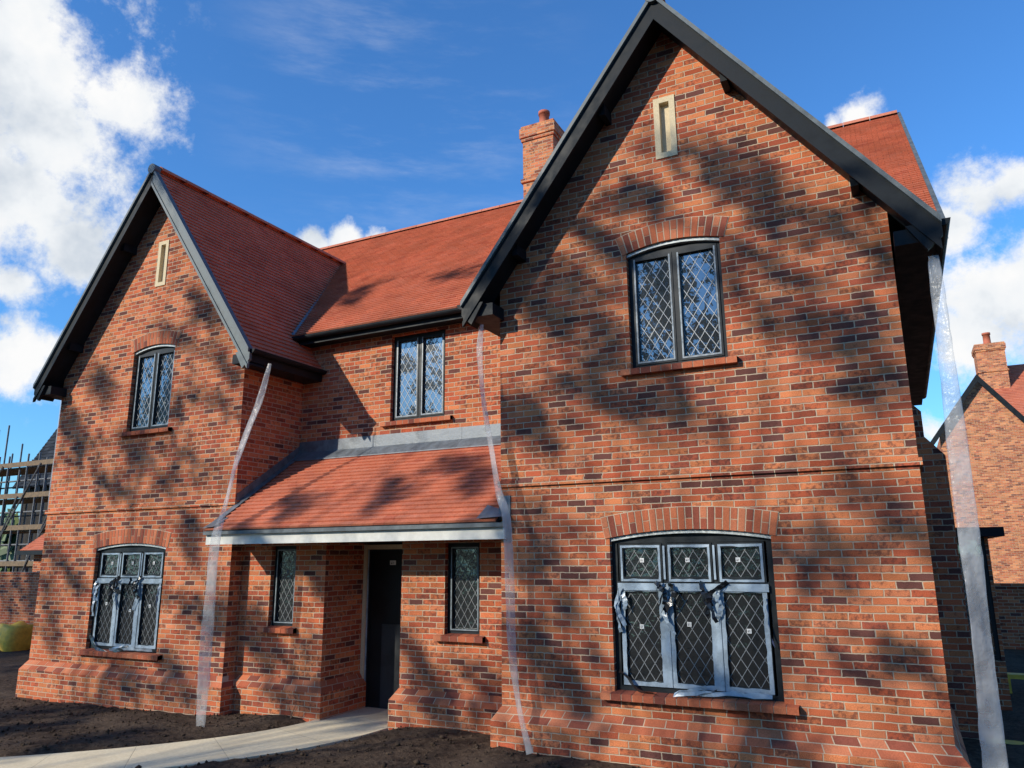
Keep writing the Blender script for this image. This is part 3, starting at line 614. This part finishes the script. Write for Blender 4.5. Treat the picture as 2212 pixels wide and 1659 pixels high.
# ---------------------------------------------------------------- sleeves
def sleeve(pts,ws,label,seed):
    rnd=random.Random(seed); P=[Vector(p) for p in pts]; out=[];wd=[]
    for i in range(len(P)-1):
        p0=P[max(i-1,0)];p1=P[i];p2=P[i+1];p3=P[min(i+2,len(P)-1)]
        for k in range(8):
            t=k/8; out.append(.5*((2*p1)+(p2-p0)*t+(2*p0-5*p1+4*p2-p3)*t*t+(3*p1-p0-3*p2+p3)*t**3)); wd.append(ws[i]*(1-t)+ws[i+1]*t)
    out.append(P[-1]);wd.append(ws[-1]); mb=MB(); seg=14
    base=out[-1].copy()
    for i,p in enumerate(out):
        t=(out[min(i+1,len(out)-1)]-out[max(i-1,0)]).normalized(); ang=.45*math.sin(i*.13+seed)+.15*math.sin(i*.37); s1=Vector((math.cos(ang),math.sin(ang),0)); s1=(s1-t*s1.dot(t)).normalized(); s2=t.cross(s1)
        for k in range(seg):
            g=2*math.pi*k/seg; w=wd[i]/2*(1+rnd.uniform(-.06,.06)); mb.v.append(tuple(p+s1*math.cos(g)*w+s2*math.sin(g)*w*(.22+.1*math.sin(k*2.1+i*.5))))
    for i in range(len(out)-1):
        for k in range(seg): mb.f.append((i*seg+k,i*seg+(k+1)%seg,(i+1)*seg+(k+1)%seg,(i+1)*seg+k)); mb.mi.append(0)
    o=mb.build('plastic_sleeve','sleeve',None,True,loc=tuple(base)); tag(o,label,'plastic sleeve',group='temporary plastic downpipe sleeves')
def A(px,py,y): return at(px,py,y=y)
sleeve([A(583,785,.3),A(562,860,.22),A(535,930,.1),A(510,1000,-.05),A(487,1090,-.2),A(465,1170,-.3),A(453,1300,-.3),A(442,1440,-.3),A(432,1578,-.31)],[.05,.10,.12,.14,.15,.16,.16,.15,.15],'translucent plastic sleeve hanging from the right eaves of the left gable',1)
sleeve([A(1041,700,-.2),A(1036,760,-.2),A(1044,860,-.2),A(1060,960,-.22),A(1077,1060,-.24),A(1094,1120,-.26),A(1101,1250,-.22),A(1106,1400,-.2),A(1120,1520,-.2),A(1145,1628,-.25)],[.04,.08,.08,.08,.09,.09,.1,.09,.09,.1],'thin translucent plastic sleeve hanging between the porch and the right gable',2)
sleeve([A(2016,552,-.22),A(2027,640,-.24),A(2048,800,-.25),A(2073,1000,-.26),A(2099,1200,-.28),A(2125,1420,-.3),A(2150,1650,-.3),(.42,-.3,.1)],[.08,.12,.14,.155,.16,.165,.17,.17],'wide translucent plastic sleeve at the far right corner of the house',3)
sleeve([A(133,856,.75),A(127,910,.75),A(116,1000,.75),A(106,1100,.75),A(95,1250,.75),A(80,1400,.75)],[.04,.06,.06,.06,.06,.06],'sliver of plastic sleeve past the left corner of the left gable',4)
# ---------------------------------------------------------------- right neighbour
NB=empty('neighbour_house',(6,33,0)); tag(NB,'orange brick gabled house behind, at the right edge, with a chimney','house')
yN=30; s=MB(); nx0=1.86; apx=3.53;apz=9.38; T=1.35
s.add([(nx0,yN,-.2),(7.2,yN,-.2),(7.2,yN,apz-T*(7.2-apx)),(apx,yN,apz),(nx0,yN,apz-T*(apx-nx0))],[(0,1,2,3,4)]); s.add([(nx0,yN,-.2),(nx0,yN+12,-.2),(nx0,yN+12,7),(nx0,yN,7)],[(0,1,2,3)]); s.build('wall','brick2',NB)
s=MB(); tiles(s,(4.0,30.7,7.6),(1,0,0),(0,.78,.625),10,5.2,seed=51,tw=.25,gauge=.15); s.build('roof',['tile','under'],NB)
s=MB(); s.prism([(apx,apz+.2),(nx0-.5,apz+.2-T*(apx-nx0+.5)),(nx0-.5,apz-.12-T*(apx-nx0+.5)),(apx,apz-.12)],yN-.3,yN-.2); s.prism([(apx,apz+.2),(apx,apz-.12),(7.4,apz-.12-T*(7.4-apx)),(7.4,apz+.2-T*(7.4-apx))],yN-.3,yN-.2); s.build('bargeboard','black',NB)
a=at(2112,790,y=33);b=at(2176,790,y=33); chimney(NB,a.x,b.x,33,34.2,8,at(2140,738,y=33).z,pot=.19)
s=MB(); s.box(1.6,6,12,12.25,-.2,1.4); s.box(1.58,6.02,11.97,12.28,1.4,1.47); tag(s.build('garden_wall','brick',loc=(3,12,0)),'low brick garden wall seen behind the right corner of the house','wall')
for i,(px,py,yy,lb) in enumerate(((2200,1462,6,'yellow timber board lying farther off at the right edge'),(2195,1615,2.2,'yellow timber board nearest the right corner of the house'))):
    p=at(px,py,y=yy); s=MB(); s.box(p.x-.25,p.x+1.2,yy,yy+.2,p.z-.03,p.z+.03); s.box(p.x-.2,p.x-.1,yy+.02,yy+.18,-.05,p.z-.03); s.box(p.x+.9,p.x+1.0,yy+.02,yy+.18,-.05,p.z-.03); tag(s.build('timber_board','yellow',loc=(p.x,yy,0)),lb,'board')
# ---------------------------------------------------------------- left background
SB=empty('slate_house',(-33,14,0)); tag(SB,'dark slate roofed house under construction behind the scaffolding at left','house')
s=MB(); s.box(-34.2,-27.5,12.6,18,-.2,5.4); s.build('wall','render',SB)
s=MB(); tiles(s,(-34.6,12.3,5.2),(1,0,0),(0,.5,.866),7.4,4.7,seed=61,tw=.3,gauge=.2); tiles(s,(-34.6,17,5.2),(1,0,0),(0,-.5,.866),7.4,4.7,seed=62,tw=.3,gauge=.2); s.build('roof',['slate','under'],SB)
s=MB(); s.add([(-34.3,12.5,5.2),(-34.3,16.8,5.2),(-34.3,14.65,9.1)],[(0,1,2)]); s.build('gable_end','render',SB)
SC=empty('scaffolding',(-27,7,-.06)); tag(SC,'steel tube scaffolding with timber platforms at the left edge','scaffolding')
rnd=random.Random(3)
for i in range(15):
    for j in range(2):
        x=-31+i*.53+rnd.uniform(-.12,.12); y=7+j*1.3; s=MB(); s.tube([(x,y,-.06),(x+rnd.uniform(-.05,.05),y,4.9+rnd.uniform(0,2.1)*(1 if i<8 else .3))],.028,6); s.build('standard','steel',SC)
for z in (.9,1.5,2.1,2.6,3.1,3.6,4.1,4.6,5.1):
    for j in range(2): s=MB(); s.tube([(-31.4,7+j*1.3+.05,z+rnd.uniform(-.05,.05)),(-23+rnd.uniform(-.5,.5),7+j*1.3+.05,z)],.028,6); s.build('ledger','steel',SC)
for z in (1.9,3.0,4.0,5.0): s=MB(); s.box(-31.3,-23.1,7.1,8.2,z,z+.05); s.box(-31.3,-23.1,6.97,7.0,z+.05,z+.2); s.build('platform','wood',SC)
for i in range(8): s=MB(); s.tube([(-31+i*1.0,6.95,.2+2*(i%2)),(-28.9+i*1.0,6.95,4.1+1*(i%2))],.026,6); s.build('brace','steel',SC)
s=MB(); s.box(-26,-15.6,5,5.25,-.3,1.75); s.box(-26,-15.58,4.97,5.28,1.75,1.82); tag(s.build('garden_wall','brick',loc=(-20,5,0)),'brick wall left of the house in front of the scaffolding','wall')
OB=empty('outbuilding',(-21,7.5,0)); tag(OB,'small tiled brick outbuilding tucked behind the left gable','outbuilding')
s=MB(); s.box(-22.9,-17,6.5,9.5,-.3,2.35); s.build('wall','brick',OB)
s=MB(); tiles(s,(-23.2,6.25,2.4),(1,0,0),(0,.8,.6),7,.9,seed=71); s.build('roof',['tile','under'],OB)
s=MB(); s.box(-23.25,-16.9,6.17,6.25,2.28,2.4); s.build('gutter','black',OB)
def bag(x,y,z,w,h):
    s=MB(); vs=[]
    for k in range(7):
        f=k/6; zz=z+h*f; r=w/2*(1+.12*math.sin(f*math.pi))*(1-.12*f)
        for j in range(24):
            a=2*math.pi*j/24; q=(abs(math.cos(a))**4+abs(math.sin(a))**4)**-.25; rr=r*q*(1+.06*noise.noise(Vector((math.cos(a)*2,math.sin(a)*2,f*3))))
            vs.append((x+rr*math.cos(a),y+rr*math.sin(a),zz+.09*noise.noise(Vector((a,f*2,5)))))
    vs.append((x,y,z+h*.93)); s.add(vs,[(k*24+j,k*24+(j+1)%24,(k+1)*24+(j+1)%24,(k+1)*24+j) for k in range(6) for j in range(24)]+[(144+j,144+(j+1)%24,168) for j in range(24)])
    tag(s.build('bulk_bag','yellow',None,True,loc=(x,y,z)),'yellow builders bulk bag on the ground at the left edge','bag')
p=at(8,1405,z=-.06); bag(p.x,p.y+.3,-.06,.85,.6)
# ---------------------------------------------------------------- trees that throw the dappled shade
def back(px,py,y0,yt):
    p=at(px,py,y=y0); return p+SUN*((p.y-yt)/1.0)
rt=random.Random(12)
spots=[]
def sp(lst,y0):
    for px,py,r in lst: spots.append((back(px,py,y0,rt.uniform(-16.5,-12)),r*.92))
sp([(1540,345,.5),(1700,395,.5),(1300,500,.5),(1220,590,.6),(1150,680,.6),(1250,660,.4),(1650,610,.5),(1760,650,.45),(1890,560,.45),(1400,430,.3),
 (1190,800,.6),(1300,860,.45),(1430,890,.35),(1140,930,.5),(1860,850,.35),(1150,1120,.5),(1200,1260,.5),(1150,1420,.5),(1750,1180,.3),(1960,1480,.45),(1600,1600,.5),(1900,1100,.3),(1250,1500,.35)],0)
sp([(440,650,.45),(460,760,.5),(440,880,.5),(400,990,.45),(300,1000,.45),(210,960,.5),(240,1060,.35),(220,830,.35),(150,900,.4),(410,1130,.4),(140,1200,.35),(420,1320,.5),(110,1330,.35),(300,1500,.45),(400,1460,.4)],yL)
sp([(880,960,.35),(700,1100,.45),(1000,1010,.45),(860,1090,.4),(690,1260,.4),(560,1320,.45),(740,1420,.5),(940,1480,.45),(640,1500,.5),(1030,1520,.4)],yP)
sp([(1010,620,.4),(780,650,.4),(830,690,.3)],3)
for k in range(26):
    p=Vector((rt.uniform(-14,1),rt.uniform(-3.6,-.2),0)); 
    if pathd(p.x,p.y)<1.0: continue
    spots.append((p+SUN*(p.y+rt.uniform(12,16)),rt.uniform(.35,.6)))
trunks=[(-20.5,-14.5),(-15.6,-15.5),(-10.8,-14.2)]
TT=[];
for i,(x,y) in enumerate(trunks):
    T=empty('shade_tree',(x,y,-.05)); tag(T,('tall broadleaf tree behind the viewpoint, leftmost of three','tall broadleaf tree behind the viewpoint, middle of three','tall broadleaf tree behind the viewpoint, rightmost of three')[i],'tree',group='trees behind the photographer')
    tm=MB(); tm.tube([(x,y,-.1),(x+.1,y,3),(x-.1,y+.1,5.5),(x,y,7.4)],[.3,.24,.16,.08],10); TT.append((T,tm,MB()))
def leafclump(lm,c,r,rnd,ax,dens=1,sz0=.1,perp=.11):
    for k in range(int(230*r*dens)+30):
        p=c+ax*rnd.gauss(0,.85*r)+Vector((rnd.gauss(0,perp),rnd.gauss(0,.3),rnd.gauss(0,perp)))*(.4+r*1.1); sz=rnd.uniform(.7,1.4)*sz0
        u=Vector((rnd.uniform(-1,1),rnd.uniform(-1,1),rnd.uniform(-.6,.6))).normalized(); w=u.cross(Vector((rnd.uniform(-1,1),rnd.uniform(-1,1),rnd.uniform(-1,1)))).normalized()
        lm.add([p-u*sz,p+w*sz*.6,p+u*sz,p-w*sz*.6],[(0,1,2,3)])
for c_,r in spots:
    i=min(range(3),key=lambda k:math.hypot(trunks[k][0]-c_.x,trunks[k][1]-c_.y)); T,tm,lm=TT[i]; x,y=trunks[i]
    st=Vector((x,y,min(7.3,max(3,c_.z-3)))); tm.tube([st,st.lerp(c_,.55)+Vector((0,0,.3)),c_],[.035,.02,.008],4,False)
    for q in range(3):
        ax=Vector((rt.uniform(.5,1),rt.uniform(-.3,.3),rt.uniform(-1.0,.25))).normalized()
        leafclump(lm,c_+Vector((rt.gauss(0,.24),rt.gauss(0,.3),rt.gauss(0,.22)))*(r*2),r*.72,rt,ax,.56,.075)
for T,tm,lm in TT: tm.build('trunk','bark',T,True); lm.build('crown','leaf',T)
def tree(x,y,h,cr,n,seed,label):
    rnd=random.Random(seed); T=empty('broadleaf_tree',(x,y,-.05)); tag(T,label,'tree')
    tm=MB(); base=Vector((x,y,-.1)); top=Vector((x,y,h*.85)); pts=[base.lerp(top,t/8)+Vector((rnd.uniform(-.15,.15),rnd.uniform(-.15,.15),0)) for t in range(9)]
    tm.tube(pts,[.38*(1-.1*i) for i in range(9)],8); lm=MB()
    for i in range(n):
        a=rnd.uniform(0,6.28); zz=rnd.uniform(.25,1.0); rr=cr*rnd.uniform(0,1)**.6*math.sqrt(max(.1,1-((zz-.6)/.45)**2)); c_=Vector((x+rr*math.cos(a),y+rr*math.sin(a),h*zz))
        tm.tube([pts[min(7,int(zz*7))],c_],[.07,.015],4,False); leafclump(lm,c_,rnd.uniform(.9,1.4),rnd,Vector((math.cos(a),math.sin(a),-.2)),.45,.14,.2)
    tm.build('trunk','bark',T,True); lm.build('crown','leaf',T)
tree(-8.8,-27,20,5.2,70,5,'broad tree directly behind the viewpoint across the site'); tree(-3.2,-24,16,4.2,46,6,'shorter tree behind the viewpoint, right of the broad tree'); tree(-36,-20,17,5.5,46,7,'lone tree far out to the left behind the viewpoint')
def woods(n,xa,xb,yc,ya,h0,h1,seed,label):
    wm=MB(); rnd=random.Random(seed)
    for i in range(n):
        x=rnd.uniform(xa,xb); y=yc+rnd.uniform(-ya,ya); h=rnd.uniform(h0,h1)
        for k in range(34):
            p=Vector((x+rnd.gauss(0,1.8),y+rnd.gauss(0,1.2),h*rnd.uniform(0,1.0)**.7)); sz=rnd.uniform(.25,.7); u=Vector((rnd.uniform(-1,1),rnd.uniform(-.4,.4),rnd.uniform(-1,1))).normalized(); w=u.cross(Vector((rnd.uniform(-.3,.3),1,rnd.uniform(-.3,.3)))).normalized()
            wm.add([p-u*sz,p+w*sz*.7,p+u*sz,p-w*sz*.7],[(0,1,2,3)])
    tag(wm.build('woodland','leaf'),label,'woodland',kind='stuff')
woods(130,-75,50,-46,4,6,13,77,'far off woodland belt behind the viewpoint')
woods(60,-62,-36,19,2.5,3,4.8,78,'low dark trees behind the scaffolding at the left edge')
for px,py,lb in ((625,1568,'dry twiggy stem in the soil left of the door'),(1575,1650,'dry stem at the foot of the right gable wall')):
    p=at(px,py,y=yP-.2 if px<1000 else -.2); s=MB(); rnd=random.Random(px); z0=gh(p.x,p.y)-.02
    for k in range(5):
        q=[Vector((p.x,p.y,z0))]
        dx=rnd.uniform(-.5,.5)
        for j in range(4): q.append(q[-1]+Vector((dx*.07+rnd.uniform(-.02,.02),rnd.uniform(-.02,.02),.05)))
        s.tube(q,[.005,.004,.003,.002,.001],5)
    tag(s.build('dry_stem','twig',loc=(p.x,p.y,z0)),lb,'plant')
# ---------------------------------------------------------------- light
sd=SUN.normalized(); el=math.asin(sd.z); rot=math.atan2(sd.x,sd.y)
L=bpy.data.lights.new('Sun','SUN'); L.energy=5.0; L.angle=R(.53); L.color=(1,.93,.80); lo=bpy.data.objects.new('Sun',L); C.objects.link(lo); lo.rotation_euler=(-sd).to_track_quat('-Z','Y').to_euler(); lo.location=(-10,-20,20)
w=bpy.data.worlds.new('World'); bpy.context.scene.world=w; w.use_nodes=True; nt=w.node_tree; nt.nodes.clear()
sky=nd(nt,'ShaderNodeTexSky',sky_type='NISHITA'); sky.sun_disc=False; sky.sun_elevation=el; sky.sun_rotation=rot; sky.air_density=1.2; sky.dust_density=.3; sky.ozone_density=2.5
skc=mixc(nt,1.0,sky.outputs[0],(.62,1.25,1.95),'MULTIPLY')
b1=nd(nt,'ShaderNodeBackground'); b1.inputs[1].default_value=.11; nt.links.new(skc,b1.inputs[0])
tc=nd(nt,'ShaderNodeTexCoord'); D=tc.outputs['Generated']
def vmath(op,a,b=None):
    n=nd(nt,'ShaderNodeVectorMath',operation=op); nt.links.new(a,n.inputs[0])
    if b is not None:
        if isinstance(b,tuple): n.inputs[1].default_value=b
        else: nt.links.new(b,n.inputs[1])
    return n
dens=None
for px,py,r in ((-60,60,300),(60,130,210),(130,300,200),(60,440,190),(250,225,130),(150,520,100),(20,770,110),(30,610,60),(680,530,45),(750,530,60),(815,520,42),(2110,420,90),(2060,500,90),(2140,620,140),(2080,730,100),(1850,262,60),(1800,268,30),(2180,400,70),(2015,930,50),(2250,600,180),(-200,400,300)):
    d=ray(px,py).normalized(); n=vmath('DISTANCE',D,tuple(d)); v=mth(nt,'SUBTRACT',1,mth(nt,'DIVIDE',n.outputs['Value'],r/1634*.95))
    dens=v if dens is None else mth(nt,'MAXIMUM',dens,v)
n1=noi(nt,D,6,7,.66); n3=noi(nt,D,15,6,.68)
tot=mth(nt,'ADD',mth(nt,'MULTIPLY',dens,1.0),mth(nt,'MULTIPLY',mth(nt,'SUBTRACT',n1,.5),2.4)); tot=mth(nt,'ADD',tot,mth(nt,'MULTIPLY',mth(nt,'SUBTRACT',n3,.5),1.5))
mask=mapr(nt,tot,.0,.62)
mask=mth(nt,'MULTIPLY',mask,mapr(nt,dens,-.45,.05))
mp=nd(nt,'ShaderNodeMapping'); mp.inputs['Rotation'].default_value=(0,.5,.4); mp.inputs['Scale'].default_value=(3,3,16); nt.links.new(D,mp.inputs[0])
ci=noi(nt,mp.outputs[0],1.3,6,.65); dd=vmath('DISTANCE',D,tuple(ray(880,220).normalized())); cm_=mth(nt,'MULTIPLY',mapr(nt,ci,.42,.8,0,.32),mapr(nt,dd.outputs['Value'],.28,.02))
mask=mth(nt,'MAXIMUM',mask,cm_)
cc=ramp(nt,noi(nt,D,9,5,.55),[(.33,(.60,.67,.76)),(.50,(.90,.93,.96)),(.62,(1,1,1))])
b2=nd(nt,'ShaderNodeBackground'); b2.inputs[1].default_value=.98; nt.links.new(cc,b2.inputs[0])
mx=nd(nt,'ShaderNodeMixShader'); nt.links.new(mask,mx.inputs[0]); nt.links.new(b1.outputs[0],mx.inputs[1]); nt.links.new(b2.outputs[0],mx.inputs[2])
wo=nd(nt,'ShaderNodeOutputWorld'); nt.links.new(mx.outputs[0],wo.inputs[0])
# ---------------------------------------------------------------- camera
from mathutils import Matrix
cd=bpy.data.cameras.new('Camera'); cd.sensor_width=36; cd.lens=36*FPX/2212; cd.clip_end=3000; cd.clip_start=.05
co=bpy.data.objects.new('Camera',cd); C.objects.link(co)
mt=Matrix((RT,UP,-FW)).transposed().to_4x4(); mt.translation=CAM; co.matrix_world=mt
sc=bpy.context.scene; sc.camera=co; sc.view_settings.view_transform='Standard'; sc.view_settings.look='None'; sc.view_settings.exposure=0
